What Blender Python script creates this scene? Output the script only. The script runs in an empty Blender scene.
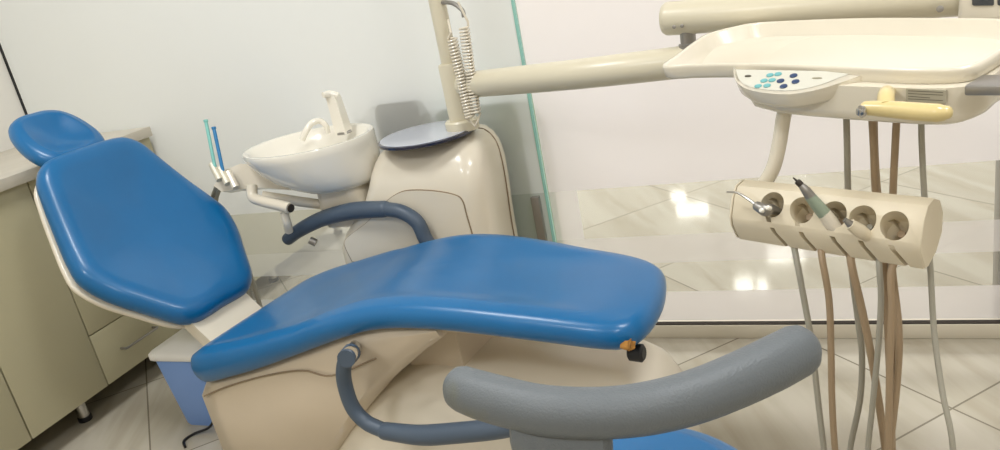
import bpy, bmesh, math, random
import numpy as np
from mathutils import Vector, Matrix
random.seed(7)
PI = math.pi
SC = bpy.context.scene
COL = SC.collection

# ------------------------------------------------------------------ camera
CP = Vector((2.7968, -2.1645, 1.2027)); F = 774.52
YAW, PITCH, ROLL = 0.405087, 0.329263, -0.194183
fw = Vector((-math.sin(YAW)*math.cos(PITCH), math.cos(YAW)*math.cos(PITCH), -math.sin(PITCH)))
r0 = Vector((math.cos(YAW), math.sin(YAW), 0)); u0 = r0.cross(fw)
rt = r0*math.cos(ROLL) + u0*math.sin(ROLL)
up = -r0*math.sin(ROLL) + u0*math.cos(ROLL)
cd = bpy.data.cameras.new('camera'); cam = bpy.data.objects.new('camera', cd); COL.objects.link(cam)
cd.sensor_width = 36; cd.lens = 36*F/1000; cd.clip_start = 0.05
m = Matrix((rt, up, -fw)).transposed().to_4x4(); m.translation = CP
cam.matrix_world = m
SC.camera = cam

def ray(x, y): return (fw*F + rt*(x-500) - up*(y-225)).normalized()
def atz(x, y, z):
    d = ray(x, y); return CP + d*((z-CP.z)/d.z)
def aty(x, y, Y):
    d = ray(x, y); return CP + d*((Y-CP.y)/d.y)
def atd(x, y, D):
    d = ray(x, y); return CP + d*(D/d.dot(fw))
def atp(x, y, P, n):
    d = ray(x, y); return CP + d*((P-CP).dot(n)/d.dot(n))

# ------------------------------------------------------------------ materials
def lin(c):
    return tuple(((v/255)/12.92 if v/255 <= .04045 else ((v/255+.055)/1.055)**2.4) for v in c) + (1,)
def mat(name, rgb, rough=.4, metal=0, coat=0, bump=0, bscale=200, var=0, vscale=3, emit=0, spec=.5, var_rgb=None):
    M = bpy.data.materials.new(name); M.use_nodes = True
    nt = M.node_tree; b = nt.nodes['Principled BSDF']
    b.inputs['Base Color'].default_value = lin(rgb); b.inputs['Roughness'].default_value = rough
    b.inputs['Metallic'].default_value = metal; b.inputs['Coat Weight'].default_value = coat
    b.inputs['Coat Roughness'].default_value = .12
    b.inputs['Specular IOR Level'].default_value = spec
    geo = nt.nodes.new('ShaderNodeNewGeometry')
    if var or var_rgb:
        n = nt.nodes.new('ShaderNodeTexNoise'); n.inputs['Scale'].default_value = vscale; n.inputs['Detail'].default_value = 4
        nt.links.new(geo.outputs['Position'], n.inputs['Vector'])
        mx = nt.nodes.new('ShaderNodeMix'); mx.data_type = 'RGBA'
        c = lin(rgb); k = 1-var
        mx.inputs['A'].default_value = c
        mx.inputs['B'].default_value = lin(var_rgb) if var_rgb else (c[0]*k, c[1]*k, c[2]*k, 1)
        rp = nt.nodes.new('ShaderNodeValToRGB')
        rp.color_ramp.elements[0].position = .4 if not var_rgb else .55
        rp.color_ramp.elements[1].position = .65 if not var_rgb else .75
        nt.links.new(n.outputs['Fac'], rp.inputs['Fac']); nt.links.new(rp.outputs['Color'], mx.inputs['Factor'])
        nt.links.new(mx.outputs['Result'], b.inputs['Base Color'])
    if bump:
        n = nt.nodes.new('ShaderNodeTexNoise'); n.inputs['Scale'].default_value = bscale
        nt.links.new(geo.outputs['Position'], n.inputs['Vector'])
        bp = nt.nodes.new('ShaderNodeBump'); bp.inputs['Strength'].default_value = bump; bp.inputs['Distance'].default_value = .002
        nt.links.new(n.outputs['Fac'], bp.inputs['Height']); nt.links.new(bp.outputs['Normal'], b.inputs['Normal'])
    if emit:
        b.inputs['Emission Color'].default_value = lin(rgb); b.inputs['Emission Strength'].default_value = emit
    return M
BLUE = mat('blue_vinyl', (0, 101, 158), .34, coat=.18, bump=.03, bscale=400, var=.1, vscale=4)
CREAM = mat('cream_plastic', (226, 217, 198), .28, coat=.4, var=.04)
SHELL = mat('beige_shell', (212, 197, 174), .35, coat=.2, var=.05)
TRAYM = mat('tray_plastic', (230, 222, 203), .25, coat=.5, var=.03)
ARMM = mat('arm_enamel', (216, 208, 184), .35, coat=.2)
HOLD = mat('holder_plastic', (222, 210, 184), .4, var=.04)
YELL = mat('yellowed_handle', (226, 206, 146), .3, coat=.4, var=.1, vscale=25)
CERAM = mat('white_ceramic', (238, 233, 220), .12, coat=.6)
GREYR = mat('grey_armrest', (74, 88, 104), .42, bump=.05, bscale=500)
STOOLG = mat('stool_grey', (104, 110, 114), .45, bump=.35, bscale=420, var_rgb=(112, 112, 88), vscale=9)
DARK = mat('dark_gap', (52, 44, 36), .7)
NAVY = mat('navy_rim', (16, 22, 52), .2, coat=.5)
PLATE = mat('plate_glass', (196, 202, 216), .1, coat=1)
CAB = mat('khaki_laminate', (186, 179, 148), .45, var=.03)
WORK = mat('worktop', (214, 206, 190), .35, var=.12, vscale=7)
CHROME = mat('chrome', (200, 198, 194), .22, metal=1)
STEEL = mat('dull_steel', (156, 153, 148), .4, metal=.8)
BLACK = mat('black_rubber', (22, 22, 24), .5)
BIN = mat('bin_blue', (128, 166, 232), .4)
LID = mat('bin_lid', (240, 240, 238), .35)
HOSEG = mat('hose_grey', (164, 160, 146), .5)
HOSEB = mat('hose_brown', (164, 142, 114), .5)
WALLM = mat('wall_paint', (232, 229, 222), .7, bump=.02, bscale=90)
WARMW = mat('warm_wall', (214, 200, 176), .8)
CEILM = mat('ceiling_paint', (240, 238, 232), .8)
RAIL = mat('rail', (216, 208, 190), .4)
TEAL = mat('glass_edge', (150, 204, 194), .15, coat=.5)
TEALT = mat('teal_plastic', (128, 196, 186), .3)
BLUET = mat('blue_plastic', (30, 120, 176), .3)
SAGE = mat('sage_plastic', (140, 152, 132), .35)
NAVYB = mat('navy_button', (44, 66, 104), .35)
TEALB = mat('teal_button', (110, 178, 180), .35)
PANEL = mat('panel_film', (212, 210, 196), .3)
STICK = mat('sticker', (176, 170, 150), .4)
INK = mat('ink', (92, 88, 78), .6)
SCREEN = mat('screen', (66, 70, 74), .15, coat=.6)
FOAM = mat('torn_foam', (168, 118, 52), .9, var=.3, vscale=80)
GREEN = mat('green_beyond', (142, 172, 132), .6)
DGREEN = mat('dark_beyond', (48, 60, 56), .6)
SEAM = mat('seam', (140, 122, 98), .7)

def floor_mat():
    M = bpy.data.materials.new('floor_tiles'); M.use_nodes = True; nt = M.node_tree; L = nt.links.new
    b = nt.nodes['Principled BSDF']; b.inputs['Roughness'].default_value = .08; b.inputs['Specular IOR Level'].default_value = .5
    g = nt.nodes.new('ShaderNodeNewGeometry')
    def math_(op, a, c=None):
        n = nt.nodes.new('ShaderNodeMath'); n.operation = op
        for i, v in enumerate((a, c)):
            if v is None: continue
            if isinstance(v, (int, float)): n.inputs[i].default_value = v
            else: L(v, n.inputs[i])
        return n.outputs[0]
    s = nt.nodes.new('ShaderNodeSeparateXYZ'); L(g.outputs['Position'], s.inputs[0])
    A = math_('DIVIDE', math_('SUBTRACT', math_('ADD', s.outputs[0], s.outputs[1]), 2.725), .8485)
    B = math_('DIVIDE', math_('SUBTRACT', math_('SUBTRACT', s.outputs[0], s.outputs[1]), 3.445), .8485)
    def edge(v):
        f = math_('FRACT', v); return math_('MINIMUM', f, math_('SUBTRACT', 1, f))
    d = math_('MINIMUM', edge(A), edge(B))
    gr = math_('LESS_THAN', d, .0042)
    # veins run along one diagonal, shifted from tile to tile
    ca = nt.nodes.new('ShaderNodeCombineXYZ')
    L(math_('ADD', math_('MULTIPLY', A, 3.2), math_('MULTIPLY', B, .9)), ca.inputs[0]); L(math_('MULTIPLY', B, .45), ca.inputs[1])
    L(math_('MULTIPLY', math_('ADD', math_('FLOOR', A), math_('MULTIPLY', math_('FLOOR', B), 3.7)), 5.3), ca.inputs[2])
    n = nt.nodes.new('ShaderNodeTexNoise'); n.inputs['Scale'].default_value = 1.6; n.inputs['Detail'].default_value = 6; n.inputs['Distortion'].default_value = .7
    L(ca.outputs[0], n.inputs['Vector'])
    rp = nt.nodes.new('ShaderNodeValToRGB'); L(n.outputs['Fac'], rp.inputs['Fac'])
    e = rp.color_ramp.elements; e[0].position = .3; e[0].color = lin((168, 159, 140)); e[1].position = .62; e[1].color = lin((190, 183, 168))
    mx = nt.nodes.new('ShaderNodeMix'); mx.data_type = 'RGBA'; L(gr, mx.inputs['Factor'])
    L(rp.outputs['Color'], mx.inputs['A']); mx.inputs['B'].default_value = lin((128, 121, 106))
    L(mx.outputs['Result'], b.inputs['Base Color'])
    return M
FLOOR = floor_mat()

def glass_mat(name, x_clear, tint):
    """window glass with frosted film; clear stripes low down, as real bands at fixed heights"""
    M = bpy.data.materials.new(name); M.use_nodes = True; nt = M.node_tree; L = nt.links.new
    for n in list(nt.nodes): nt.nodes.remove(n)
    out = nt.nodes.new('ShaderNodeOutputMaterial')
    g = nt.nodes.new('ShaderNodeNewGeometry'); s = nt.nodes.new('ShaderNodeSeparateXYZ'); L(g.outputs['Position'], s.inputs[0])
    rp = nt.nodes.new('ShaderNodeValToRGB'); rp.color_ramp.interpolation = 'CONSTANT'; L(s.outputs[2], rp.inputs['Fac'])
    el = rp.color_ramp.elements
    stops = [(0, .82), (.146, .12), (.245, .6), (.335, .10), (.495, 1.)] if x_clear > 2 else [(0, .85), (.146, .25), (.245, .65), (.335, .5), (.495, 1.)]
    el[0].position = 0; el[0].color = (stops[0][1],)*3 + (1,)
    el[1].position = .146; el[1].color = (stops[1][1],)*3 + (1,)
    for p_, v_ in stops[2:]:
        q = el.new(p_); q.color = (v_,)*3 + (1,)
    fac = rp.outputs['Color']
    if x_clear:
        a = nt.nodes.new('ShaderNodeMath'); a.operation = 'LESS_THAN' if x_clear > 2 else 'GREATER_THAN'; L(s.outputs[0], a.inputs[0]); a.inputs[1].default_value = x_clear
        z = nt.nodes.new('ShaderNodeMath'); z.operation = 'GREATER_THAN'; L(s.outputs[2], z.inputs[0]); z.inputs[1].default_value = .335
        k = nt.nodes.new('ShaderNodeMath'); k.operation = 'MULTIPLY'; L(a.outputs[0], k.inputs[0]); L(z.outputs[0], k.inputs[1])
        k2 = nt.nodes.new('ShaderNodeMath'); k2.operation = 'MULTIPLY'; L(k.outputs[0], k2.inputs[0]); k2.inputs[1].default_value = .75
        mxm = nt.nodes.new('ShaderNodeMath'); mxm.operation = 'MAXIMUM'; L(k2.outputs[0], mxm.inputs[0]); L(fac, mxm.inputs[1]); fac = mxm.outputs[0]
    tl = nt.nodes.new('ShaderNodeBsdfTranslucent'); tl.inputs['Color'].default_value = lin(tint)
    df = nt.nodes.new('ShaderNodeBsdfDiffuse'); df.inputs['Color'].default_value = lin(tint)
    gl = nt.nodes.new('ShaderNodeBsdfGlossy'); gl.inputs['Roughness'].default_value = .28
    tr = nt.nodes.new('ShaderNodeBsdfTransparent'); tr.inputs['Color'].default_value = (.95, .97, .95, 1)
    gc = nt.nodes.new('ShaderNodeBsdfGlossy'); gc.inputs['Roughness'].default_value = .02
    def mix(f, a, b_):
        n = nt.nodes.new('ShaderNodeMixShader')
        if isinstance(f, float): n.inputs[0].default_value = f
        else: L(f, n.inputs[0])
        L(a, n.inputs[1]); L(b_, n.inputs[2]); return n.outputs[0]
    fr = mix(.5, tl.outputs[0], df.outputs[0]); fr = mix(.08, fr, gl.outputs[0])
    cl = mix(.04, tr.outputs[0], gc.outputs[0])
    L(mix(fac, cl, fr), out.inputs[0])
    return M
GLASS_R = glass_mat('film_glass', 2.14, (240, 235, 234))
GLASS_L = glass_mat('film_glass_door', 1.6, (222, 224, 222))

def emit_mat(name, rgb, s):
    M = bpy.data.materials.new(name); M.use_nodes = True; nt = M.node_tree
    b = nt.nodes['Principled BSDF']; b.inputs['Base Color'].default_value = lin(rgb)
    b.inputs['Emission Color'].default_value = lin(rgb); b.inputs['Emission Strength'].default_value = s
    return M

# ------------------------------------------------------------------ mesh helpers
class MB:
    def __init__(s): s.v = []; s.f = []; s.mi = []
    def add(s, v, f, mi=0):
        o = len(s.v); s.v += [Vector(p) for p in v]; s.f += [tuple(i+o for i in q) for q in f]; s.mi += [mi]*len(f)
        return s
    def bm(s, b, mi=0):
        b.verts.index_update(); s.add([v.co for v in b.verts], [[v.index for v in f.verts] for f in b.faces], mi); b.free(); return s
    def box(s, c, size, bev=0, M=None, seg=2, mi=0):
        b = bmesh.new(); bmesh.ops.create_cube(b, size=1)
        for v in b.verts: v.co = Vector((v.co.x*size[0], v.co.y*size[1], v.co.z*size[2]))
        if bev: bmesh.ops.bevel(b, geom=list(b.edges), offset=bev, segments=seg, affect='EDGES', profile=.5)
        X = Matrix.Translation(Vector(c)) @ (M.to_4x4() if M else Matrix())
        b.transform(X); return s.bm(b, mi)
    def loft(s, rings, cap=True, closed=True, mi=0):
        n = len(rings[0]); v = [p for r in rings for p in r]; f = []
        for i in range(len(rings)-1):
            for j in range(n if closed else n-1):
                k = (j+1) % n; f.append((i*n+j, i*n+k, (i+1)*n+k, (i+1)*n+j))
        if cap:
            f.append(tuple(reversed(range(n)))); f.append(tuple(range((len(rings)-1)*n, len(rings)*n)))
        return s.add(v, f, mi)
    def tube(s, path, r, n=14, cap=True, smooth=6, flat=None, round_ends=False, mi=0):
        P = spline(path, smooth) if smooth else [Vector(p) for p in path]
        m_ = len(P)
        if isinstance(r, (list, tuple)):
            t = np.linspace(0, 1, m_); R = list(np.interp(t, np.linspace(0, 1, len(r)), r))
        else: R = [r]*m_
        if round_ends:
            d0 = (P[0]-P[1]).normalized(); d1 = (P[-1]-P[-2]).normalized(); a0, a1 = P[0].copy(), P[-1].copy()
            pre = [(a0 + d0*R[0]*math.sin(a)*.8, R[0]*math.cos(a)) for a in (1.45, 1.15, .8, .4)]
            pos = [(a1 + d1*R[-1]*math.sin(a)*.8, R[-1]*math.cos(a)) for a in (.4, .8, 1.15, 1.45)]
            P = [p for p, _ in pre] + P + [p for p, _ in pos]; R = [q for _, q in pre] + R + [q for _, q in pos]
            m_ = len(P)
        T = [(P[min(i+1, m_-1)]-P[max(i-1, 0)]).normalized() for i in range(m_)]
        up_ = Vector((0, 0, 1)) if abs(T[0].z) < .9 else Vector((0, 1, 0))
        nrm = (up_ - T[0]*up_.dot(T[0])).normalized(); rings = []
        for i in range(m_):
            nrm = (nrm - T[i]*nrm.dot(T[i])).normalized(); bn = T[i].cross(nrm)
            fx = flat or (1, 1)
            rings.append([P[i] + nrm*math.cos(2*PI*k/n)*R[i]*fx[0] + bn*math.sin(2*PI*k/n)*R[i]*fx[1] for k in range(n)])
        return s.loft(rings, cap, mi=mi)
    def lathe(s, prof, c, ax=(0, 0, 1), n=32, cap=True, mi=0):
        ax = Vector(ax).normalized(); q = Vector((1, 0, 0)) if abs(ax.x) < .8 else Vector((0, 1, 0))
        e1 = (q-ax*q.dot(ax)).normalized(); e2 = ax.cross(e1); c = Vector(c)
        return s.loft([[c+ax*h+(e1*math.cos(2*PI*k/n)+e2*math.sin(2*PI*k/n))*max(r, 1e-4) for k in range(n)] for r, h in prof], cap, mi=mi)
    def build(s, name, M, parent=None, angle=35, flip=False):
        me = bpy.data.meshes.new(name)
        b = bmesh.new(); vs = [b.verts.new(p) for p in s.v]
        for q, mi in zip(s.f, s.mi):
            q2 = []
            for i in q:
                if i not in q2: q2.append(i)
            if len(q2) < 3: continue
            try: fc = b.faces.new([vs[i] for i in q2]); fc.material_index = mi
            except ValueError: pass
        bmesh.ops.remove_doubles(b, verts=b.verts, dist=1e-6)
        bmesh.ops.recalc_face_normals(b, faces=b.faces)
        xs = [v.co for v in b.verts]
        lo = Vector([min(p[k] for p in xs) for k in range(3)]); hi = Vector([max(p[k] for p in xs) for k in range(3)])
        c = Vector(((lo.x+hi.x)/2, (lo.y+hi.y)/2, lo.z))
        for v in b.verts: v.co -= c
        b.to_mesh(me); b.free()
        for p in me.polygons: p.use_smooth = True
        me.set_sharp_from_angle(angle=math.radians(angle))
        for mm in (M if isinstance(M, (list, tuple)) else [M]): me.materials.append(mm)
        o = bpy.data.objects.new(name, me); COL.objects.link(o)
        link(o, c, parent); return o
WP = {}
def link(o, c, parent):
    WP[o.name] = Vector(c)
    if parent: o.parent = parent; o.location = Vector(c)-WP[parent.name]
    else: o.location = c
def thing(name, loc, label, cat, group=None):
    o = bpy.data.objects.new(name, None); o.empty_display_size = .05; COL.objects.link(o); link(o, Vector(loc), None)
    return tag(o, label, cat, group)
def tag(o, label, cat, group=None):
    o['label'] = label; o['category'] = cat
    if group: o['group'] = group
    return o
def struct(o): o['kind'] = 'structure'; return o

def spline(pts, sub=6, closed=False):
    P = [Vector(p) for p in pts]; n = len(P); out = []
    if n < 3 and not closed: return [P[0].lerp(P[-1], i/sub) for i in range(sub+1)]
    for i in range(n if closed else n-1):
        if closed: a, b, c, d = P[(i-1) % n], P[i], P[(i+1) % n], P[(i+2) % n]
        else: b, c = P[i], P[i+1]; a = P[i-1] if i else b*2-c; d = P[i+2] if i+2 < n else c*2-b
        for k in range(sub):
            t = k/sub
            out.append(.5*((2*b)+(c-a)*t+(2*a-5*b+4*c-d)*t*t+(3*b-a-3*c+d)*t**3))
    if not closed: out.append(P[-1])
    return out

def resample(P, N):
    P = [Vector(p) for p in P]; n = len(P); L = [0]
    for i in range(n): L.append(L[-1]+(P[(i+1) % n]-P[i]).length)
    out = []
    j = 0
    for k in range(N):
        t = L[-1]*k/N
        while L[j+1] < t: j += 1
        out.append(P[j].lerp(P[(j+1) % n], (t-L[j])/max(L[j+1]-L[j], 1e-9)))
    return out

def pad(outline, thick, er, prof, fmap, N=96, sub=8):
    """upholstered cushion: closed outline (a,b), rounded edge of radius er, top profile prof(s) with s=1 at the edge and 0 in the middle"""
    o2 = resample(spline([(a, b, 0) for a, b in outline], sub, True), N)
    area = sum(o2[i].x*o2[(i+1) % N].y-o2[(i+1) % N].x*o2[i].y for i in range(N))
    nr = []
    for i in range(N):
        t = o2[(i+1) % N]-o2[i-1]; q = Vector((-t.y, t.x, 0)).normalized(); nr.append(q if area > 0 else -q)
    c = sum(o2, Vector())/N; rings = []; hs = []
    inner = [o2[i]+nr[i]*er for i in range(N)]
    # bottom
    for s_ in (.05, .5, .85): rings.append([c+(p-c)*s_ for p in inner]); hs.append(0)
    K = 10
    for k in range(K+1):
        a = -PI/2+PI*k/K
        rings.append([o2[i]+nr[i]*er*(1-math.cos(a)) for i in range(N)]); hs.append(thick/2+thick/2*math.sin(a))
    for s_ in (.95, .9, .84, .77, .69, .6, .5, .4, .3, .2, .1, .03):
        rings.append([c+(p-c)*s_ for p in inner]); hs.append(thick+prof(s_))
    R3 = [[fmap(p.x, p.y, h) for p in r] for r, h in zip(rings, hs)]
    return MB().loft(R3, True)

def interp(xs, ys):
    return lambda x: float(np.interp(x, xs, ys))
def sm(xs, ys):
    P = spline([(a, b, 0) for a, b in zip(xs, ys)], 10); X = [p.x for p in P]; Y = [p.y for p in P]
    return lambda x: float(np.interp(x, X, Y))

def rrect(x0, x1, y0, y1, r, z, n=6):
    out = []
    for cx, cy, a0 in ((x1-r, y1-r, 0), (x0+r, y1-r, PI/2), (x0+r, y0+r, PI), (x1-r, y0+r, 1.5*PI)):
        for k in range(n+1):
            a = a0+PI/2*k/n; out.append(Vector((cx+r*math.cos(a), cy+r*math.sin(a), z)))
    return out

# ------------------------------------------------------------------ setting
def quad(name, pts, M):
    return struct(MB().add(pts, [(0, 1, 2, 3)]).build(name, M))
XR, YB, YF, ZC = 5.2, -4.6, 5.2, 2.75
quad('floor', [(-.1, YB, 0), (XR, YB, 0), (XR, YF, 0), (-.1, YF, 0)], FLOOR)
quad('ceiling', [(-.1, YB, ZC), (XR, YB, ZC), (XR, YF, ZC), (-.1, YF, ZC)], CEILM)
struct(MB().box((-.05, (YB+YF)/2, ZC/2), (.1, YF-YB, ZC)).build('wall_left', WALLM))
struct(MB().box((XR+.05, (YB+YF)/2, ZC/2), (.1, YF-YB, ZC)).build('wall_right', WALLM))
struct(MB().box((XR/2, YB-.05, ZC/2), (XR+.2, .1, ZC)).build('wall_back', WARMW))
struct(MB().box((XR/2, YF+.05, ZC/2), (XR+.2, .1, ZC)).build('wall_far', WALLM))
# glass partition
w1 = struct(MB().add([(2.05, 0, .05), (XR, 0, .05), (XR, 0, ZC), (2.05, 0, ZC)], [(0, 1, 2, 3)]).build('window_1', GLASS_R))
w2 = struct(MB().add([(.01, 0, .05), (2.035, 0, .05), (2.035, 0, ZC), (.01, 0, ZC)], [(0, 1, 2, 3)]).build('window_2', GLASS_L))
MB().box((2.042, 0, (.05+ZC)/2), (.009, .010, ZC-.05)).build('glass_edge', TEAL, w2)
hd = MB().box((2.008, -.012, .415), (.028, .02, .15), .003).build('patch_handle', STEEL, w2)
struct(MB().box((XR/2, 0, .022), (XR, .05, .044), .003).build('trim_1', RAIL))
struct(MB().box((XR/2, -.012, .0455), (XR, .018, .003)).build('trim_2', DARK))
struct(MB().box((.004, -.004, ZC/2), (.007, .007, ZC)).build('trim_3', BLACK))
# unseen glowing panes added on the far wall, shaped to highlight the floor beyond
GLOW = emit_mat('window_light', (255, 252, 244), 8)
for i, (x0, x1, z0, z1) in enumerate(((1.56, 1.86, 1.44, 1.53), (1.52, 1.66, 1.3, 1.36), (2.38, 2.6, 1.92, 2.06), (2.64, 2.72, 1.92, 2.06), (2.05, 2.22, 2.24, 2.4), (2.26, 2.36, 2.26, 2.42))):
    f_ = struct(MB().box(((x0+x1)/2, YF-.01, (z0+z1)/2), (x1-x0+.04, .02, z1-z0+.04)).build('window_%d' % (i+3), RAIL))
    MB().box(((x0+x1)/2, YF-.022, (z0+z1)/2), (x1-x0, .006, z1-z0)).build('pane', GLOW, f_)
struct(MB().box((3.283, .07, .3), (.06, .06, .6), .004).build('trim_4', STEEL))

# cabinet row on the left wall
FX = .577
def leg_(t, x, y):
    l = MB().lathe([(.019, .012), (.019, .1)], (x, y, 0), n=20).build('leg', CHROME, t)
    MB().lathe([(.021, 0), (.022, .003), (.022, .016), (.019, .018)], (x, y, 0), n=20).build('foot', BLACK, l)
def cabinet(y0, y1, kind, label, name):
    t = thing(name, ((FX)/2, (y0+y1)/2, 0), label, 'cabinet', 'khaki cabinets under the worktop')
    MB().box((.285, (y0+y1)/2, .4625), (.55, y1-y0-.002, .725)).build('carcass', CAB, t)
    g = .0016
    if kind == 'drawer':
        for z0, z1 in ((.1, .284), (.287, .552), (.555, .822)):
            d = MB().box((FX-.009, (y0+y1)/2, (z0+z1)/2), (.018, y1-y0-2*g, z1-z0-.001), .0012).build('drawer', CAB, t)
            hy = (y0+y1)/2-.09; hz = z0+.087 if z0 < .2 else z1-.06
            MB().tube([(FX, hy-.075, hz), (FX+.024, hy-.075, hz), (FX+.026, hy-.07, hz), (FX+.026, hy+.07, hz), (FX+.024, hy+.075, hz), (FX, hy+.075, hz)], .0045, 8, smooth=0).build('handle', STEEL, d)
    else:
        MB().box((FX-.009, (y0+y1)/2, .461), (.018, y1-y0-2*g, .722), .0012).build('door', CAB, t)
    for y in (y1-.06,):
        if y is not None:
            leg_(t, .49, y); leg_(t, .06, y)
cabinet(-.529, -.012, 'drawer', 'khaki drawer cabinet with a bar handle, ending against the frosted glass', 'drawer_cabinet')
cabinet(-.829, -.531, 'door', 'narrow khaki door cabinet between the drawer cabinet and another, chrome leg showing', 'base_cabinet')
cabinet(-1.43, -.831, 'door', 'khaki cabinet cut by the lower left corner of the photo', 'base_cabinet')
tag(MB().box((.3, -1.01, .8425), (.6, 1.99, .035), .003).build('worktop', WORK), 'pale marbled worktop with square edge lying across the khaki cabinets', 'worktop')
# the row of cabinets goes on beyond the glass
t = thing('base_cabinet', (.28, .565, 0), 'khaki cabinet seen through the clear glass stripe behind the blue chair', 'cabinet', 'khaki cabinets under the worktop')
MB().box((.285, .565, .46), (.55, 1.1, .72)).build('carcass', CAB, t)
MB().box((FX-.009, .565, .461), (.018, 1.09, .722), .0012).build('door', CAB, t)
for y in (.5, 1.08): leg_(t, .49, y); leg_(t, .06, y)
# boxes added close behind the frosted film to give its dark and green blurs
tag(MB().box((1.6, .058, .69), (.19, .1, .33), .03).box((1.6, .07, .26), (.15, .08, .52), .01).build('storage_box', DGREEN), 'dark greyish shape blurred behind the frosted glass above the plate', 'box')
tag(MB().box((1.87, .085, .42), (.33, .1, .84), .03).build('storage_cabinet', GREEN), 'pale green shape blurred behind the frosted glass beside the teal edge', 'cabinet')

# ------------------------------------------------------------------ dental chair (local frame u along, v across, z up)
K = .92; CO = Vector((1.8337, -.6515, .0962)); ca_ = math.radians(-8)
CU = Vector((math.cos(ca_), math.sin(ca_), 0)); CV = Vector((-math.sin(ca_), math.cos(ca_), 0)); Z = Vector((0, 0, 1))
def CH(u, v, z): return CO + CU*(u*K) + CV*(v*K) + Z*(z*K)
chair = thing('dental_chair', (CO.x, CO.y, 0), 'reclined blue vinyl dental chair with cream shell and grey loop armrests', 'dental chair')
# seat + leg rest cushion
sb = sm([-.66, -.54, -.3, -.12, .02, .12, .22, .35, .55, .72, .84], [.17, .225, .305, .37, .42, .447, .458, .458, .447, .436, .43])
def seat_map(a, b, h):
    th = Vector((-(sb(a+.02)-sb(a-.02))/.04, 0, 1)).normalized()
    h *= float(np.interp(a, [-.5, -.1], [1.45, 1.0]))
    return CH(a+th.x*h, b, sb(a)+th.z*h)
seat_out = [(-.56, -.23), (-.53, -.27), (-.42, -.285), (-.2, -.292), (0, -.288), (.12, -.276), (.3, -.268), (.55, -.262), (.69, -.258), (.745, -.24), (.77, -.19),
            (.772, -.1), (.755, -.01), (.728, .05), (.66, .092), (.54, .118), (.4, .15), (.25, .178), (.1, .2), (0, .235), (-.1, .28), (-.22, .312), (-.42, .312), (-.515, .28), (-.558, .22), (-.566, .1), (-.568, -.1)]
so = pad(seat_out, .064, .030, lambda s: .002 + .004*math.exp(-((s-.9)/.12)**2) - .012*(1-s*s), seat_map, 140).build('seat_cushion', BLUE, chair, 60)
# torn corner and rear view of foot hardware
tc = CH(.75, -.25, .455); tx, ty = (CU+Z*.15).normalized(), (Z*.75-CV*.55).normalized(); tn_ = tx.cross(ty).normalized()
if tn_.dot(CV) > 0: tn_ = -tn_
tr_ = [.010, .005, .015, .005, .007, .014, .005, .008, .012, .005, .009]
MB().loft([[tc+(tx*math.cos(2*PI*k/11)*r_*1.2+ty*math.sin(2*PI*k/11)*r_)*q+tn_*hh for k, r_ in enumerate(tr_)] for q, hh in ((1, -.012), (1, .001), (.5, .004))]).build('torn_corner', FOAM, so)
MB().lathe([(.012, -.016), (.016, -.013), (.017, .01), (.012, .014)], CH(.745, -.2, .415), CU, 18).build('foot_knob', BLACK, chair)
# backrest
bA = math.radians(52); BD = Vector((-math.cos(bA), 0, math.sin(bA))); BN = Vector((math.sin(bA), 0, math.cos(bA)))
B0 = Vector((-.712, 0, .374))
def back_map(a, b, h):
    # a up the backrest, b across, h out of the face
    bow = -.035*math.sin(min(max(a/.66, 0), 1)*PI)
    p = B0 + BD*a + BN*(h+bow-.05); return CH(p.x, b, p.z)
back_out = [(-.045, 0), (-.047, -.06), (-.042, -.11), (-.01, -.155), (.07, -.205), (.16, -.258), (.245, -.284), (.31, -.275), (.42, -.242), (.53, -.208), (.59, -.185), (.628, -.14), (.638, -.07)]
back_out += [(.638, 0)] + [(a, -b) for a, b in back_out[:0:-1]]
bk = pad(back_out, .085, .038, lambda s: .004-.034*(1-s**2)**1.5, back_map, 120).build('backrest', BLUE, chair, 60)
pad([(a*.965+.012, b*1.006) for a, b in back_out], .02, .009, lambda s: 0, lambda a, b, h: back_map(a, b, h-.018), 120).build('back_shell', CREAM, bk, 60)
# headrest
hA = math.radians(38); HD = Vector((-math.cos(hA), 0, math.sin(hA))); HN = Vector((math.sin(hA), 0, math.cos(hA)))
H0 = Vector((-1.205, 0, .925))
def head_map(a, b, h):
    p = H0 + HD*a + HN*(h-.05); return CH(p.x, b, p.z)
head_out = [(-.13, 0), (-.128, -.05), (-.105, -.1), (-.04, -.125), (.04, -.12), (.1, -.095), (.128, -.05), (.132, 0), (.128, .05), (.1, .095), (.04, .12), (-.04, .125), (-.105, .1), (-.128, .05)]
hr = pad(head_out, .062, .03, lambda s: .004-.03*(1-s**2)**1.4, head_map, 80).build('headrest', BLUE, chair, 60)
MB().box(CH(-1.14, 0, .80), (.02, .05, .12), .006, Matrix.Rotation(-(PI/2-bA), 3, 'Y')).build('headrest_bar', CHROME, hr)
# shell under the seat
def shell_ring(u, zt, zb, w):
    pts = []
    for k in range(24):
        a = PI*k/23; pts.append(CH(u, -w*math.cos(a)*(1 if True else 1), zt))
    return pts
su = [-.60, -.585, -.5, -.3, -.12, .0, .08, .16, .24, .30]
sbot = [-.09, -.1, -.1, -.06, .06, .19, .27, .33, .39, .43]
sw = [.20, .245, .262, .268, .266, .262, .258, .254, .25, .245]
rings = []
for u, zb, w in zip(su, sbot, sw):
    zt = sb(u)+.006 if u > -.56 else sb(-.56)-.01
    r_ = min(.03, (zt-zb)*.3)
    sec = []
    for (v, z) in ((-w+r_, zt), (-w, zt-r_), (-w+.006, zb+r_), (-w+r_+.006, zb), (0, zb), (w-r_-.006, zb), (w-.006, zb+r_), (w, zt-r_), (w-r_, zt), (0, zt)):
        sec.append(CH(u, v, z))
    rings.append(sec)
MB().loft(rings).build('seat_shell', SHELL, chair, 50)
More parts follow.
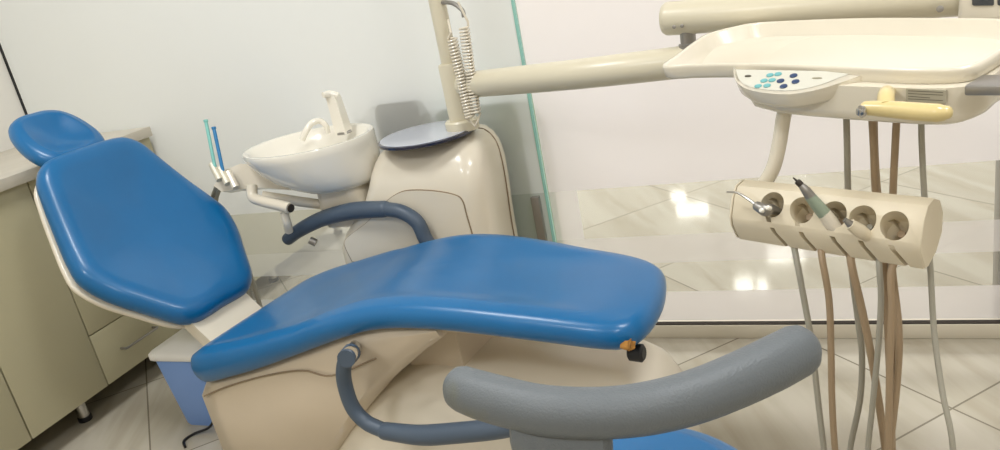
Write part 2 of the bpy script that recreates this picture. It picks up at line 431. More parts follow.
for u0_, u1_ in ((-.54, -.02),):
    for sgn in (-1,):
        MB().tube([CH(-.55, sgn*.262, sb(-.55)-.03), CH(-.42, sgn*.267, sb(-.42)-.022), CH(-.25, sgn*.27, sb(-.25)-.025), CH(-.12, sgn*.27, sb(-.12)-.045), CH(-.03, sgn*.266, sb(-.03)-.085), CH(.12, sgn*.26, sb(.12)-.07)], .0022, 8).build('seam', SEAM, chair)
# leg rest tray under the cushion
lr = []
for u in (.24, .4, .6, .68, .72):
    k = interp([.24, .6, .77], [.22, .165, .115])(u); cv = interp([.24, .77], [-.01, -.075])(u)
    zt = sb(u)+.004; zb = zt-.028
    lr.append([CH(u, cv-k, zt), CH(u, cv-k+.004, zb+.01), CH(u, cv-k+.02, zb), CH(u, cv+k-.02, zb), CH(u, cv+k-.004, zb+.01), CH(u, cv+k, zt)])
MB().loft(lr).build('leg_rest_shell', SHELL, chair, 50)
# lift housing below
hb = []
for z, u0_, u1_, w in ((-.1045, -.3, .78, .25), (.02, -.27, .775, .24), (.12, -.2, .765, .225), (.19, -.1, .75, .205), (.24, .0, .725, .18), (.27, .06, .69, .15), (.285, .12, .63, .1)):
    ring = []
    cu, hu = (u0_+u1_)/2, (u1_-u0_)/2
    for k in range(40):
        a = 2*PI*k/40; c_, s_ = math.cos(a), math.sin(a); e = .55
        ring.append(CH(cu+hu*math.copysign(abs(c_)**e, c_), w*math.copysign(abs(s_)**e, s_)-.02, z))
    hb.append(ring)
MB().loft(hb).build('lift_housing', CREAM, chair, 60)
MB().loft([[CH(u, v, z) for u, v in ((.1, -.12), (.26, -.12), (.26, .1), (.1, .1))] for z in (.25, .44)]).build('lift_column', SHELL, chair)
# bracket joining seat and back
MB().loft([[CH(u, v, z) for v, u, z in ((-.12, uu, zz), (.1, uu, zz), (.1, uu-.03, zz-.03), (-.12, uu-.03, zz-.03))] for uu, zz in ((-.5, .2), (-.6, .24), (-.7, .34), (-.76, .42))]).build('back_bracket', CREAM, chair, 50)
# armrests
def arm(path, rad, gi, name, spath=None):
    a = MB().tube(path[:gi+1], rad[0], 16).build(name, GREYR, chair, 60)
    MB().tube(path[gi:], rad[1], 18, round_ends=True).build('arm_grip', GREYR, a, 60)
    return a
va = .33
def A(x, y, v):
    d = ray(x, y); P0 = CO + CV*(v*K); return CP + d*((P0-CP).dot(CV)/d.dot(CV))
a1 = arm([CH(-.09, .33, .40), A(425, 238, va), A(417, 222, va), A(402, 212, va), A(385, 209, va), A(352, 211, va), A(322, 219, va), A(300, 230, va), A(288, 239, va)], (.021, [.024, .026, .024, .022, .02]), 4, 'far_armrest')
MB().tube([CH(-.08, .2, .37), CH(-.09, .33, .40)], .02, 14, smooth=0).build('arm_post', CHROME, a1)
va = -.33
a2 = arm([A(352, 352, va), A(345, 362, va), A(344, 380, va), A(352, 406, va), A(366, 422, va), A(385, 431, va), A(420, 435, va), A(455, 433, va), A(495, 429, va), A(520, 424, va)], (.0165, [.019, .022, .021, .02]), 5, 'near_armrest')
MB().tube([A(356, 347, -.25), A(350, 354, -.34)], .016, 16, smooth=0).build('arm_post', CHROME, a2)
MB().tube([A(352, 352, -.315), A(346, 359, -.35)], .0195, 16, smooth=0).build('arm_collar', GREYR, a2)
cable = tag(MB().tube([(1.02, -.70, .005), (.99, -.67, .005), (1.0, -.635, .006), (1.05, -.62, .02), (1.1, -.63, .07), (1.15, -.64, .15)], .004, 8).build('cable', BLACK), 'thin dark cable curling on the floor at the rear of the chair', 'cable')

# ------------------------------------------------------------------ waste bin
t = thing('waste_bin', (.99, -.47, 0), 'small tapered blue waste bin with white lid behind the backrest', 'bin')
br = []
for z, g in ((.0, 0), (.01, .004), (.25, .022)): br.append(rrect(.927-g, 1.065+g, -.585-g, -.37+g, .02, z))
MB().loft(br).build('bin_body', BIN, t, 50)
MB().loft([rrect(.927-g, 1.065+g, -.585-g, -.37+g, .022, z) for z, g in ((.247, .028), (.251, .032), (.267, .032), (.273, .026), (.283, -.02), (.285, -.04))]).build('bin_lid', LID, t, 50)

# ------------------------------------------------------------------ spittoon unit
unit = thing('spittoon_unit', (1.75, -.16, 0), 'cream dental spittoon unit with white basin, tap and round plate on top', 'dental unit')
lv = [(0, 1.43, 1.945, -.30, .05), (.45, 1.445, 1.95, -.30, .05), (.5, 1.475, 1.952, -.30, .05), (.55, 1.525, 1.955, -.30, .05), (.6, 1.57, 1.957, -.30, .05), (.64, 1.59, 1.957, -.295, .05), (.675, 1.60, 1.955, -.283, .055), (.7, 1.608, 1.95, -.267, .06), (.722, 1.62, 1.938, -.247, .06), (.738, 1.64, 1.92, -.22, .06), (.746, 1.67, 1.89, -.2, .06)]
MB().loft([rrect(x0, x1, y0, -.025, min(r_, (-.025-y0)/2-.005), z, 8) for z, x0, x1, y0, r_ in lv]).build('unit_body', CREAM, unit, 50)
dp = [(352, 262), (346, 250), (344, 242), (350, 235), (368, 221), (384, 203), (398, 193), (412, 190), (436, 191), (456, 195), (463, 201), (467, 215), (474, 240), (478, 262)]
P3 = [aty(x, y, -.302) for x, y in dp]; P3 = [p for p in spline(P3, 5)]
cc = sum(P3, Vector())/len(P3)
MB().loft([[Vector((p.x, y, p.z)) for p in P3] for y in (-.297, -.3025)]).build('door_gap', SEAM, unit)
MB().loft([[Vector((cc.x+(p.x-cc.x)*.985, y, cc.z+(p.z-cc.z)*.98)) for p in P3] for y in (-.297, -.3045)]).build('door_panel', CREAM, unit)
MB().tube([(1.89, -.1, .745), (1.925, -.1, .735), (1.95, -.1, .70), (1.958, -.1, .64), (1.957, -.1, .55), (1.952, -.1, .45), (1.95, -.1, .3)], .0022, 6).build('seam', SEAM, unit)
pc = Vector((1.775, -.182, .004))
pl = MB().lathe([(.02, .746), (.137, .747), (.144, .750), (.144, .757), (.139, .759)], pc, n=64).build('round_plate', NAVY, unit)
MB().lathe([(.138, .757), (.137, .7605), (.02, .761)], pc, n=64).build('plate_top', PLATE, pl)
# basin
bs = [(.638, 1.475, -.2, .085, .09), (.645, 1.462, -.2, .118, .115), (.662, 1.45, -.2, .142, .14), (.69, 1.425, -.202, .17, .16), (.722, 1.405, -.203, .19, .175), (.76, 1.39, -.205, .203, .186), (.778, 1.386, -.205, .207, .19), (.786, 1.386, -.205, .204, .187),
      (.787, 1.386, -.205, .196, .178), (.78, 1.386, -.205, .188, .17), (.76, 1.388, -.205, .175, .158), (.72, 1.395, -.205, .14, .125), (.7, 1.4, -.205, .09, .08), (.693, 1.4, -.205, .02, .02)]
ring = lambda z, x, y, a, b: [Vector((x+a*math.cos(2*PI*k/64), y+b*math.sin(2*PI*k/64), z)) for k in range(64)]
ba = MB().loft([ring(*q) for q in bs]).build('basin', CERAM, unit, 60)
MB().loft([rrect(1.40, 1.57, -.27, -.13, .04, .52), rrect(1.39, 1.56, -.27, -.13, .04, .57), rrect(1.40, 1.55, -.28, -.12, .04, .65)]).build('basin_pedestal', CREAM, unit, 50)
tp = [aty(343, 132, -.1), aty(337, 112, -.1), aty(332, 96, -.1)]
tap = MB().loft([[p + Vector((dx*w, dy*w, 0)) for dx, dy in ((-1, -1), (1, -1), (1, 1), (-1, 1))] for p, w in ((aty(344, 133, -.1), .02), (aty(338, 112, -.1), .018), (aty(334, 99, -.1), .017), (aty(332, 94, -.1), .016))]).build('tap', CERAM, ba, 40)
MB().tube([aty(338, 96, -.1), aty(330, 94, -.11), aty(323, 95, -.13)], [.012, .012, .009], 12).build('tap_spout', CERAM, tap)
MB().lathe([(.024, 0), (.024, .006), (.02, .008)], Vector(aty(344, 132, -.1))-Vector((0, 0, .004)), n=24).build('tap_base', STEEL, tap)
MB().tube([aty(328, 133, -.12), aty(326, 126, -.125), aty(320, 121, -.13), aty(312, 123, -.15), aty(306, 131, -.17), aty(302, 140, -.18)], [.008, .009, .010, .010, .0095], 12).build('cup_filler', CERAM, ba)
# lamp post with sleeve
pp = aty(463, 128, -.17); pp.z = 0
MB().lathe([(.047, .759), (.048, .765), (.048, .785), (.044, .79)], pp, n=36).lathe([(.034, .785), (.034, .945), (.031, .95)], pp, n=36).build('post_sleeve', ARMM, unit)
MB().lathe([(.0235, .945), (.0235, 1.7)], pp, n=28).build('lamp_post', ARMM, unit)
hk = pp + rt*.04 - fw*.02
MB().tube([pp+Vector((0, 0, 1.115)), aty(452, 3, -.2), aty(462, 10, -.22), aty(464, 17, -.22)], .006, 10).build('cord_hook', STEEL, unit)
# coiled cord
def coil(p0, p1, turns, r):
    ax = (p1-p0).normalized(); e1 = ax.cross(Vector((0, 1, 0))).normalized(); e2 = ax.cross(e1); n = turns*12
    return [p0.lerp(p1, i/n)+(e1*math.cos(2*PI*i/12)+e2*math.sin(2*PI*i/12))*r for i in range(n+1)]
Yc = -.235
path = [aty(458, 2, Yc), aty(463, 12, Yc), aty(468, 22, Yc)] + coil(aty(464, 27, Yc), aty(476, 114, Yc), 27, .012)
path += [aty(478, 121, Yc), aty(475, 126, Yc), aty(471, 122, Yc)] + coil(aty(470, 117, Yc), aty(452, 38, Yc), 25, .012) + [aty(451, 33, Yc), aty(448, 20, -.2)]
tag(MB().tube(path, .0032, 6, smooth=1).build('coiled_cord', CREAM), 'cream coiled cord hanging in a double strand beside the unit post', 'cord')
# assistant side: bracket arm, tube, suction holder
D1 = 2.2
ab = MB().tube([atd(252, 186, 2.36), atd(253, 197, 2.35), atd(262, 201, 2.33), atd(278, 205, 2.31), atd(290, 208, 2.29)], .0165, 16).build('suction_arm', CREAM, unit)
MB().lathe([(.0125, 0), (.0125, .003)], atd(290.6, 208.2, 2.29), (atd(291, 208, 2.28)-atd(278, 205, 2.31)), n=18).build('arm_bore', DARK, ab)
MB().tube([atd(284, 212, 2.32), atd(287, 222, 2.33), atd(289, 231, 2.36)], .013, 14).build('suction_pipe', CREAM, ab)
MB().tube([atd(310, 240, 2.41), atd(316, 243, 2.41)], .012, 12).build('pipe_end', STEEL, ab)
br_ = [(216, 186), (228, 170), (243, 164), (262, 166), (285, 182), (292, 190), (262, 188), (235, 190), (224, 192)]
q0 = [atd(x, y, 2.42) for x, y in br_]
sh = MB().loft([[p-fw*.02 for p in q0], [p+fw*.07 for p in q0]]).build('suction_holder', CREAM, unit, 30)
for i, (x, y) in enumerate(((214, 172), (222, 176), (230, 180))):
    MB().tube([atd(x-2, y-8, 2.38), atd(x+6, y+8, 2.36)], .011, 10, smooth=0).build('holder_clip', ARMM if i < 2 else CREAM, sh)
MB().tube([atd(262, 196, 2.36), aty(330, 205, -.22), aty(350, 200, -.2)], .016, 12).build('support_tube', CREAM, ab)
for (x0, y0, x1, y1, M, lab, r_) in ((206, 122, 216, 172, TEALT, 'pale teal suction tip standing beside the blue one', .0055), (214, 129, 224, 176, BLUET, 'blue suction tip standing in the holder left of the basin', .0055)):
    p0, p1 = atd(x1, y1, 2.37), atd(x0, y0, 2.38)
    tag(MB().tube([p0, p0.lerp(p1, .5), p1], r_, 12, smooth=2).tube([p1, p1+(p1-p0)*.04], r_*1.3, 12, smooth=0).build('suction_tip', M), lab, 'suction tip', 'plastic suction tips left of the basin')
for k, (x0, x1, lab) in enumerate(((238, 252, 'grey suction hose behind the backrest, the one nearer the backrest'), (243, 259, 'grey suction hose behind the backrest, the one nearer the seat'))):
    tag(MB().tube([atd(216+4*k, 186, 2.52), atd(212+4*k, 205, 2.58), atd(222+4*k, 240, 2.58), atd(x0, 258, 2.58), atd(x1, 302, 2.58), atd(x1+8, 345, 2.58)], .008 if k else .006, 10).build('suction_hose', HOSEG), lab, 'hose', 'suction hoses behind the backrest')

# ------------------------------------------------------------------ delivery table with its arms
T = Vector((.876, -.482, 0)).normalized(); N = Vector((-T.y, T.x, 0)); Q = Vector((2.562, -.76, .95))
TB = Matrix((T, N, Z)).transposed()
def tn(t_, n_, z): return Vector((Q.x, Q.y, 0)) + T*t_ + N*n_ + Z*z
def tnp(x, y, n_):  # pixel on the vertical plane n = n_
    return atp(x, y, tn(0, n_, 0), N)
dt = thing('delivery_table', tn(.25, .15, .65), 'cream dental delivery table with tray, button panel and instrument holder on jointed arm', 'dental unit')
nz = Vector((0, 0, 1))-N*.10; PT = Q.copy()
def tray_pt(x, y): return atp(x, y, PT, nz)
to = [tray_pt(*q) for q in ((662, 66), (674, 56), (694, 41), (708, 33), (735, 26), (762, 22), (860, 18), (960, 18), (1010, 19), (1034, 25), (1026, 36), (1004, 49), (987, 60), (974, 65.5), (955, 68.5), (915, 69.5), (870, 68), (800, 65.5), (735, 64), (690, 65))]
oc = resample(spline(to, 8, True), 120)
n_ = len(oc)
def inset(P, d):
    c = sum(P, Vector())/len(P)
    return [c+(p-c)*(1-d/.23) for p in P]
h = nz.normalized()
MB().loft([[p-h*.03 for p in inset(oc, .05)], [p-h*.026 for p in inset(oc, .01)], [p-h*.021 for p in inset(oc, .003)], [p-h*.004 for p in oc], [p for p in inset(oc, .002)], [p+h*.0005 for p in inset(oc, .005)], [p-h*.003 for p in inset(oc, .009)], [Vector((p.x, p.y, p.z*.35+.65*min(p.z, .938))) for p in inset(oc, .016)], [Vector((p.x, p.y, min(p.z-.008, .936))) for p in inset(oc, .036)], [Vector((p.x, p.y, .935)) for p in inset(oc, .05)]]).build('tray', TRAYM, dt, 60)
# control panel: D-shaped tongue in front of the tray, its face tilted to the user
ctl = [(732.5, 67), (733.5, 76), (738, 84), (748, 89.5), (764, 93), (780, 94.3), (795, 94), (821, 89), (849, 80), (863, 75), (876, 71.5)]
pn = (Z + N*-.5).normalized()
c0 = tray_pt(780, 66) - h*.006
topP = [atp(x, y, c0, pn) for x, y in ctl]
P_back = [atp(876, 70, c0, pn)+N*.02-Z*.016, atp(734, 66, c0, pn)+N*.02-Z*.016]
pl_ = spline(topP, 4) + P_back
cc = sum(pl_, Vector())/len(pl_)
cp = MB().loft([[cc+(p-cc)*.9-pn*.024-Z*.004 for p in pl_], [cc+(p-cc)*.985-pn*.018-Z*.003 for p in pl_], [p-pn*.005 for p in pl_], [cc+(p-cc)*.985 for p in pl_]]).build('control_panel', TRAYM, dt, 60)
pf = [(736, 69.5), (739, 79.5), (748, 86), (764, 89.5), (782, 90.6), (800, 89.5), (821, 84.5), (842, 76.5), (856, 71.5)]
pf3 = spline([atp(x, y, c0+pn*.0006, pn) for x, y in pf], 4)
MB().add(pf3, [tuple(range(len(pf3)))]).build('panel_film', PANEL, cp)
e1 = (T - pn*T.dot(pn)).normalized(); e2 = pn.cross(e1)
def pill(x, y, a, b, M, name, cp=cp):
    c = atp(x, y, c0+pn*.0014, pn)
    MB().loft([[c+e1*a*s_*math.cos(2*PI*k/20)+e2*b*s_*math.sin(2*PI*k/20)+pn*hh for k in range(20)] for s_, hh in ((1, -.001), (1, .0006), (.8, .0012))]).build(name, M, cp)
for x, y in ((770, 75), (778, 74), (764, 80.5), (772, 80), (758, 86), (767, 85.5)): pill(x, y, .0062, .0045, TEALB, 'button')
for x, y in ((793.5, 75.5), (780.5, 80.8), (795.5, 81.5), (783.5, 86.2)): pill(x, y, .0062, .0050, NAVYB, 'button')
pill(748, 76, .006, .002, INK, 'mark'); pill(817, 78, .008, .0012, STICK, 'mark')
# housing under the tray
ho = [(.13, .30), (.13, .08), (.16, .04), (.22, .02), (.30, .008), (.38, -.002), (.45, -.008), (.49, -.002), (.508, .025), (.512, .08), (.5, .3)]
hp = spline([Vector((a, b, 0)) for a, b in ho], 4, True)
hrings = []
for z, s_ in ((.872, .9), (.878, .96), (.89, .99), (.928, 1.0)):
    c = Vector((.33, .13, 0)); hrings.append([tn(c.x+(p.x-c.x)*s_, c.y+(p.y-c.y)*s_, z+.08*(c.y+(p.y-c.y)*s_)) for p in hp])
hs_ = MB().loft(hrings).build('tray_housing', TRAYM, dt, 50)
# rating plate sticker on the housing front
def hf(x, y, n0=-.012): return tnp(x, y, n0)
st = [hf(906, 88.5), hf(946, 90.5), hf(946, 103), hf(906, 101)]
stk = MB().add(st+[p+N*.004 for p in st], [(0, 1, 2, 3), (4, 7, 6, 5), (0, 4, 5, 1), (1, 5, 6, 2), (2, 6, 7, 3), (3, 7, 4, 0)]).build('rating_sticker', STICK, hs_)
ln = MB()
for k in range(4):
    a_, b_ = hf(908, 90.5+k*2.7, -.0125), hf(943 if k != 2 else 930, 92.2+k*2.7, -.0125)
    ln.add([a_, b_, b_-Z*.0008, a_-Z*.0008], [(0, 1, 2, 3)])
ln.build('sticker_lines', INK, stk)
# handle
hn = -.075
hb_ = MB().tube([tnp(866, 108, hn), tnp(885, 109, hn), tnp(915, 111.5, hn), tnp(938, 113, hn), tnp(947, 112.5, hn)], [.0098, .0112, .0122, .0120, .0088], 20, round_ends=True).build('handle', YELL, dt, 60)
MB().tube([tnp(886, 108, hn), tnp(886, 96, hn+.025), tnp(887, 93, .0)], .011, 16).build('handle_neck', YELL, hb_, 60)
hdir = (tnp(866, 108, hn)-tnp(885, 109, hn)).normalized(); fc = (hdir*.6-N*.8).normalized()
MB().lathe([(.0075, 0), (.0085, .003), (.0085, .005)], tnp(864, 111, hn-.008), fc, 24).lathe([(.0055, .004), (.0055, .009), (.003, .0095)], tnp(864, 111, hn-.008), fc, 6).build('handle_bolt', CHROME, hb_)
MB().box(tnp(994, 85, .0), (.05, .06, .014), .003, TB).build('tray_bracket', STEEL, dt)
# stem to the holder
MB().tube([tnp(787, 100, .07), tnp(783, 120, .065), tnp(779, 145, .055), tnp(773, 168, 0.04), tnp(762, 186, 0.03), tnp(748, 194, 0.02), tnp(741, 195, 0.02)], .0125, 18, round_ends=True).build('holder_stem', TRAYM, dt, 60)
# instrument holder: lens-section bar with five cut bores
HL, HR = .142, .452
hz0 = .742; hz1 = .70
def hpt(s_, n_, z):   # s along the bar 0..1
    return tn(HL+(HR-HL)*s_, n_, hz0+(hz1-hz0)*0+z)
prof = [(-.012, .030), (.010, .034), (.032, .024), (.044, .0), (.04, -.03), (.018, -.055), (-.012, -.068), (-.022, -.066), (-.037, -.036), (-.038, -.02), (-.026, .012)]
HZ = .728
bar = []
for s_, k in ((0, .93), (.008, 1), (.99, 1), (1.0, .96)):
    bar.append([tn(HL+(HR-HL)*s_, a*k, HZ+b*k) for a, b in prof])
holder = MB().loft(bar).build('instrument_holder', HOLD, dt, 30)
slots_px = [(772, 208), (802, 214), (834, 219), (863, 224), (895, 231)]
ed = (-N*.72 + Z*.7).normalized()
slots = []
cutm = MB()
for x, y in slots_px:
    c = tnp(x, y, -.028); slots.append(c)
    sd = ed.cross(T).normalized()
    cutm.lathe([(.004, -.08), (.0078, -.036), (.0082, -.032), (.0202, -.012), (.0212, .07)], c+N*.012-Z*.004, ed, 28)
    z_ = (Z-T*.45).normalized(); y_ = N-z_*N.dot(z_); y_.normalize(); cm = Matrix((y_.cross(z_), y_, z_)).transposed()
    cutm.box(c+N*.012-Z*.004-ed*.03-z_*.012-N*.018, (.0075, .05, .095), 0, cm)
cut = cutm.build('slot_cutter', HOLD)
# apply each cut, then drop the cutters
vl = bpy.context.view_layer
md = holder.modifiers.new('slots', 'BOOLEAN'); md.operation = 'DIFFERENCE'; md.solver = 'EXACT'; md.object = cut; md.use_self = True
vl.update(); dg = bpy.context.evaluated_depsgraph_get()
me2 = bpy.data.meshes.new_from_object(holder.evaluated_get(dg)); holder.modifiers.clear(); holder.data = me2
bpy.data.objects.remove(cut)
for p in me2.polygons: p.use_smooth = True
me2.set_sharp_from_angle(angle=math.radians(30))
MB().loft([[tn(HL-.004+dx, a*.97, HZ+b*.97) for a, b in prof] for dx in (0, .003)]).build('end_cap', HOLD, holder)

def hose_path(slot, px, top_px, topn, low, spread):
    c = slots[slot]+N*.012-Z*.004
    pts = [c-ed*.012, c-ed*.05]
    for x, y, d in px: pts.append(tnp(x, y, d))
    last = pts[-1]
    tp_ = [tnp(x, y, d) for x, y, d in top_px]      # from the tray downwards
    bot = tp_[-1]
    mid = (last+bot)/2
    lw = min(last.z, bot.z)-.1
    pts += [last.lerp(mid, .12)*1+Z*(lw+.035-last.lerp(mid, .12).z), Vector((mid.x, mid.y, lw)), bot.lerp(mid, .12)+Z*(lw+.035-bot.lerp(mid, .12).z)]
    return pts + list(reversed(tp_))
hosed = [
 (0, [(797, 262, -.03), (806, 310, -.03), (812, 345, -.03), (818, 400, -.03), (824, 450, -.03)], [(846, 104, .09), (847, 140, .09), (848, 190, .09), (851, 262, .07), (858, 320, .06), (862, 355, .05), (860, 400, .04), (850, 450, .03)], HOSEG, .0052),
 (1, [(822, 258, -.03), (829, 300, -.03), (831, 350, -.03), (832, 400, -.03), (835, 450, -.03)], [(874, 112, .15), (876, 170, .13), (884, 262, .1), (892, 330, .08), (897, 370, .06), (893, 420, .05), (884, 460, .03)], HOSEB, .0056),
 (2, [(851, 262, -.02), (862, 310, -.01), (872, 360, 0), (880, 410, 0), (886, 455, 0)], [(872, 112, .09), (874, 150, .09), (876, 195, .09), (884, 262, .08), (888, 330, .06), (890, 380, .05), (892, 450, .03)], HOSEB, .0062),
 (3, [(879, 264, -.02), (881, 300, -.02), (878, 350, -.02), (872, 410, -.02), (868, 455, -.02)], [(921, 112, .08), (922, 150, .08), (925, 205, .08), (930, 262, .06), (934, 330, .03), (942, 390, .0), (953, 450, -.02)], HOSEG, .0046),
 (4, [(892, 268, -.02), (892, 310, -.03), (890, 360, -.03), (889, 410, -.03), (888, 458, -.03)], [(897, 112, .09), (895, 150, .09), (893, 195, .09), (892, 262, .08), (899, 330, .05), (897, 385, .03), (890, 450, .02)], HOSEB, .0056)]
def hose_mb(i):
    s_, px, tp_, M, r_ = hosed[i]
    return MB().tube(hose_path(s_, px, tp_, 0, .22+.03*i, 0), r_, 10, smooth=5), M
# syringe in the first slot
t = thing('air_water_syringe', slots[0], 'grey air water syringe with bent metal nozzle and two white buttons, leftmost holder slot', 'dental instrument', 'instruments in the holder')
b_, M = hose_mb(0)
b_.build('hose', M, t)
sn = -.052
hd_ = MB().tube([slots[0]-ed*.02+N*.006, slots[0]+N*-.005, tnp(765, 210, sn), tnp(757, 206, sn)], [.006, .009, .0105, .008], 16, round_ends=True).build('syringe_head', STEEL, t, 60)
for x, y in ((763.5, 211), (770, 208.5)):
    MB().lathe([(.0042, 0), (.0042, .006), (.003, .0075)], tnp(x, y, sn-.006), (-N*.8+Z*.5-T*.2), 16).build('syringe_button', CERAM, hd_)
MB().tube([tnp(760, 207.5, sn), tnp(748, 199, sn), tnp(740, 194, sn), tnp(736, 192.5, sn), tnp(727, 192, sn)], [.0028, .0024, .002, .002, .0018], 10).build('nozzle', CHROME, t)
# handpiece in the third slot
t = thing('handpiece', slots[2], 'dental handpiece with dark metal tip and sage green band, middle holder slot', 'dental instrument', 'instruments in the holder')
b_, M = hose_mb(2); b_.build('hose', M, t)
hpn = lambda x, y: tnp(x, y, interp([180, 232], [-.05, -.025])(y))
MB().tube([hpn(842, 236), hpn(832, 224), hpn(824, 213)], [.0085, .0115, .0105], 18).build('handpiece_body', CREAM, t)
MB().tube([hpn(824.5, 214), hpn(817, 205), hpn(810, 196.5)], [.0108, .0098, .0085], 18).build('grip_band', SAGE, t)
MB().tube([hpn(811, 197.5), hpn(806, 190.5), hpn(801, 185)], [.0084, .0074, .0048], 16).build('handpiece_neck', STEEL, t)
MB().tube([hpn(801, 185), hpn(798, 182), hpn(797, 181)], [.0052, .005, .0044], 12, smooth=2).tube([hpn(797.5, 181.5), hpn(793, 177.5)], [.0022, .001], 8, smooth=2).build('handpiece_tip', DARK, t)
# motor coupling in the fourth slot
t = thing('scaler_handpiece', slots[3], 'short cream scaler handpiece with small metal end, between the sage handpiece and an empty slot', 'dental instrument', 'instruments in the holder')
b_, M = hose_mb(3); b_.build('hose', M, t)
MB().tube([tnp(869, 237, -.03), tnp(860, 231, -.045), tnp(850, 224, -.055)], [.0085, .0105, .0085], 18).build('scaler_body', HOLD, t)
MB().tube([tnp(850.5, 224.5, -.055), tnp(847, 221.5, -.058), tnp(844.5, 219.5, -.06)], [.0062, .0045, .0035], 14, smooth=2).build('scaler_end', STEEL, t)
for i, lab in ((1, 'brown instrument hose hanging from the empty slot between syringe and handpiece'), (4, 'brown instrument hose hanging from the empty rightmost slot of the holder')):
    b_, M = hose_mb(i); tag(b_.build('instrument_hose', M), lab, 'hose', 'hoses of the empty holder slots')

# lower arm, joint, upper arm, display box
LA = [aty(466, 85, -.19), atd(575, 74.5, 1.84), atd(692, 61, 1.7)]
MB().tube(LA, .0355, 28, smooth=4, round_ends=True).build('lower_arm', ARMM, dt, 60)
MB().lathe([(.022, 0), (.022, .03), (.017, .031), (.017, .075)], atd(690, 57, 1.7), n=22).build('arm_joint', STEEL, dt)
ua0, ua1 = atd(664, 19, 1.7), atd(962, -4, 1.42)
axu = (ua1-ua0).normalized(); LU = (ua1-ua0).length
ua = MB().lathe([(.02, -.004), (.031, -.001), (.0355, .006), (.0362, .012), (.0362, LU)], ua0, axu, 40).build('upper_arm', ARMM, dt, 50)
for (x, y, d, r_) in ((674, 27, 1.655, .004), (682, 26, 1.65, .004), (940, 9, 1.405, .006)):
    c = atd(x, y, d); MB().lathe([(r_, 0), (r_, .003), (r_*.5, .0035)], c, -ray(x, y), 16).build('screw', STEEL, ua)
bc = atd(985, 0, 1.36); 
MX = Matrix((axu, Z.cross(axu).normalized(), axu.cross(Z.cross(axu).normalized()))).transposed()
bx = MB().box(atd(1009, -8.5, 1.36), (.15, .07, .09), .008, MX, 3).build('display_box', TRAYM, dt, 50)
nrm = -(MX @ Vector((0, 1, 0))); bcc = atd(1009, -8.5, 1.36)+nrm*.0352
for x0, x1 in ((972, 994), (997.5, 1019), (1022, 1043)):
    sp = [atp(x, y, bcc+nrm*.0005, nrm) for x, y in ((x0+1, -20), (x1-1, -20), (x1, -19), (x1, 4.5), (x1-1.5, 5.5), (x0+1.5, 5.5), (x0, 4.5), (x0, -19))]
    MB().loft([[p-nrm*.002 for p in sp], [p+nrm*.0012 for p in sp]]).build('screen', SCREEN, bx)
MB().box(bcc-nrm*.035-Z*.05, (.06, .05, .03), .004, MX).tube([bcc-nrm*.035-Z*.055, bcc-nrm*.035-Z*.085, tn(.42, .3, .93), tn(.38, .22, .915)], .018, 14).build('tray_mount', TRAYM, dt)

# ------------------------------------------------------------------ dentist stool
stool = thing('dentist_stool', (2.52, -1.34, 0), 'dentist stool with curved grey arm backrest and blue seat, closest to the camera', 'stool')
za = .742
AP = [atz(x, y, za) for x, y in ((463, 389), (480, 395), (505, 402), (540, 410), (580, 413), (620, 412), (660, 406), (700, 395), (740, 379), (772, 364), (797, 351))]
ar = MB().tube(AP, [.0275, .0285, .0285, .028, .0275, .0275, .028, .0285, .0295, .030, .0295], 24, smooth=5, flat=(1, .92), round_ends=True).build('arm_backrest', STOOLG, stool, 60)
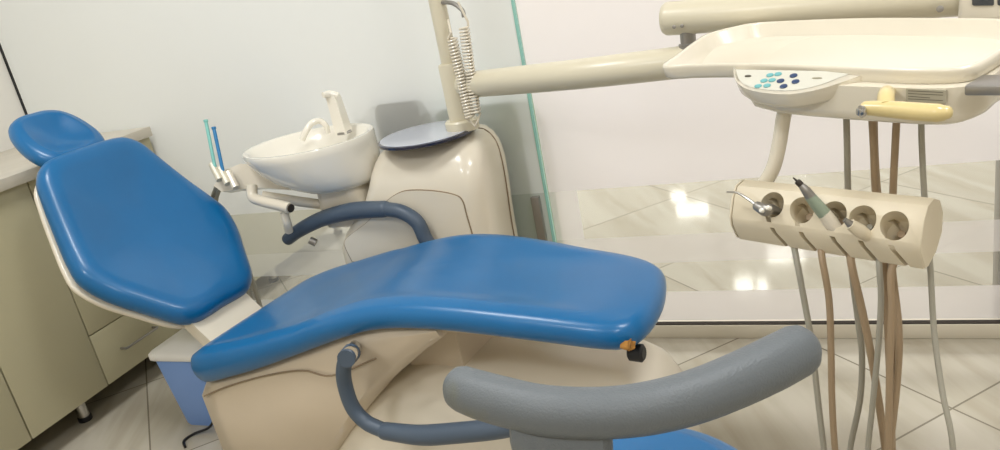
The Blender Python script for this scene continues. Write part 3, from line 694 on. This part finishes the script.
# support paddle
mid = (AP[3]+AP[4])/2
def padl(c, w, th, tilt):
    d = (AP[6]-AP[2]).normalized(); n2 = Vector((d.y, -d.x, 0)).normalized()
    return [c+d*a*w+n2*b*th for a, b in ((-1, -.4), (-.9, -1), (.9, -1), (1, -.4), (1, .4), (.9, 1), (-.9, 1), (-1, .4))]
dn = Vector(((AP[6]-AP[2]).normalized().y, -(AP[6]-AP[2]).normalized().x, 0)).normalized()
m0 = AP[3]*.6+AP[4]*.4
MB().loft([padl(m0-Z*.014-dn*.004, .056, .014, 0), padl(m0-Z*.035+dn*.002, .056, .016, 0), padl(m0-Z*.09+dn*.01, .052, .015, 0), padl(m0-Z*.2+dn*.012, .04, .012, 0), padl(m0-Z*.3, .03, .012, 0)]).build('support_paddle', STOOLG, stool, 50)
sc = Vector((2.55, -1.325, 0))
MB().tube([m0-Z*.28, m0-Z*.335-dn*.02, sc+Vector((0, 0, .405))], .014, 12).build('support_bar', STEEL, stool)
pad([(.2*math.cos(a), .2*math.sin(a)) for a in [2*PI*k/16 for k in range(16)]], .075, .035, lambda s: .008-.008*(s-1)*0, lambda a, b, h: sc+Vector((a, b, .405+h)), 72).build('seat', BLUE, stool, 60)
MB().lathe([(.12, .39), (.16, .4), (.16, .408)], sc, n=32).build('seat_plate', BLACK, stool)
MB().lathe([(.028, .09), (.028, .26), (.02, .262), (.02, .395)], sc, n=24).build('gas_column', CHROME, stool)
for k in range(5):
    a = 2*PI*k/5+.3; d = Vector((math.cos(a), math.sin(a), 0))
    l = MB().tube([sc+Z*.1, sc+d*.12+Z*.09, sc+d*.25+Z*.065], [.022, .018, .013], 12).build('leg', CHROME, stool)
    MB().lathe([(.022, -.012), (.025, -.01), (.025, .01), (.022, .012)], sc+d*.25+Z*.025, Vector((-d.y, d.x, 0)), 20).build('caster', BLACK, l)

# ------------------------------------------------------------------ light
def area(name, loc, size, power, rot=(0, 0, 0), col=(.97, .985, 1)):
    l = bpy.data.lights.new(name, 'AREA'); l.shape = 'RECTANGLE'; l.size, l.size_y = size; l.energy = power; l.color = col
    o = bpy.data.objects.new(name, l); COL.objects.link(o); o.location = loc; o.rotation_euler = rot; return o
PANE = emit_mat('led_panel', (255, 250, 240), 3)
for x, y in ((1.3, -1.3), (3.4, -1.3), (1.3, -3.2), (3.4, -3.2), (1.2, 2.0), (3.4, 2.0)):
    area('panel_light', (x, y, ZC-.03), (.55, .55), 18 if y < 0 else 44)
W = bpy.data.worlds.new('world'); SC.world = W; W.use_nodes = True
W.node_tree.nodes['Background'].inputs[0].default_value = (1, 1, 1, 1); W.node_tree.nodes['Background'].inputs[1].default_value = .12
SC.view_settings.view_transform = 'Standard'
SC.view_settings.exposure = 0.42
SC.cycles.max_bounces = 10; SC.cycles.transparent_max_bounces = 12
SC.cycles.use_denoising = True
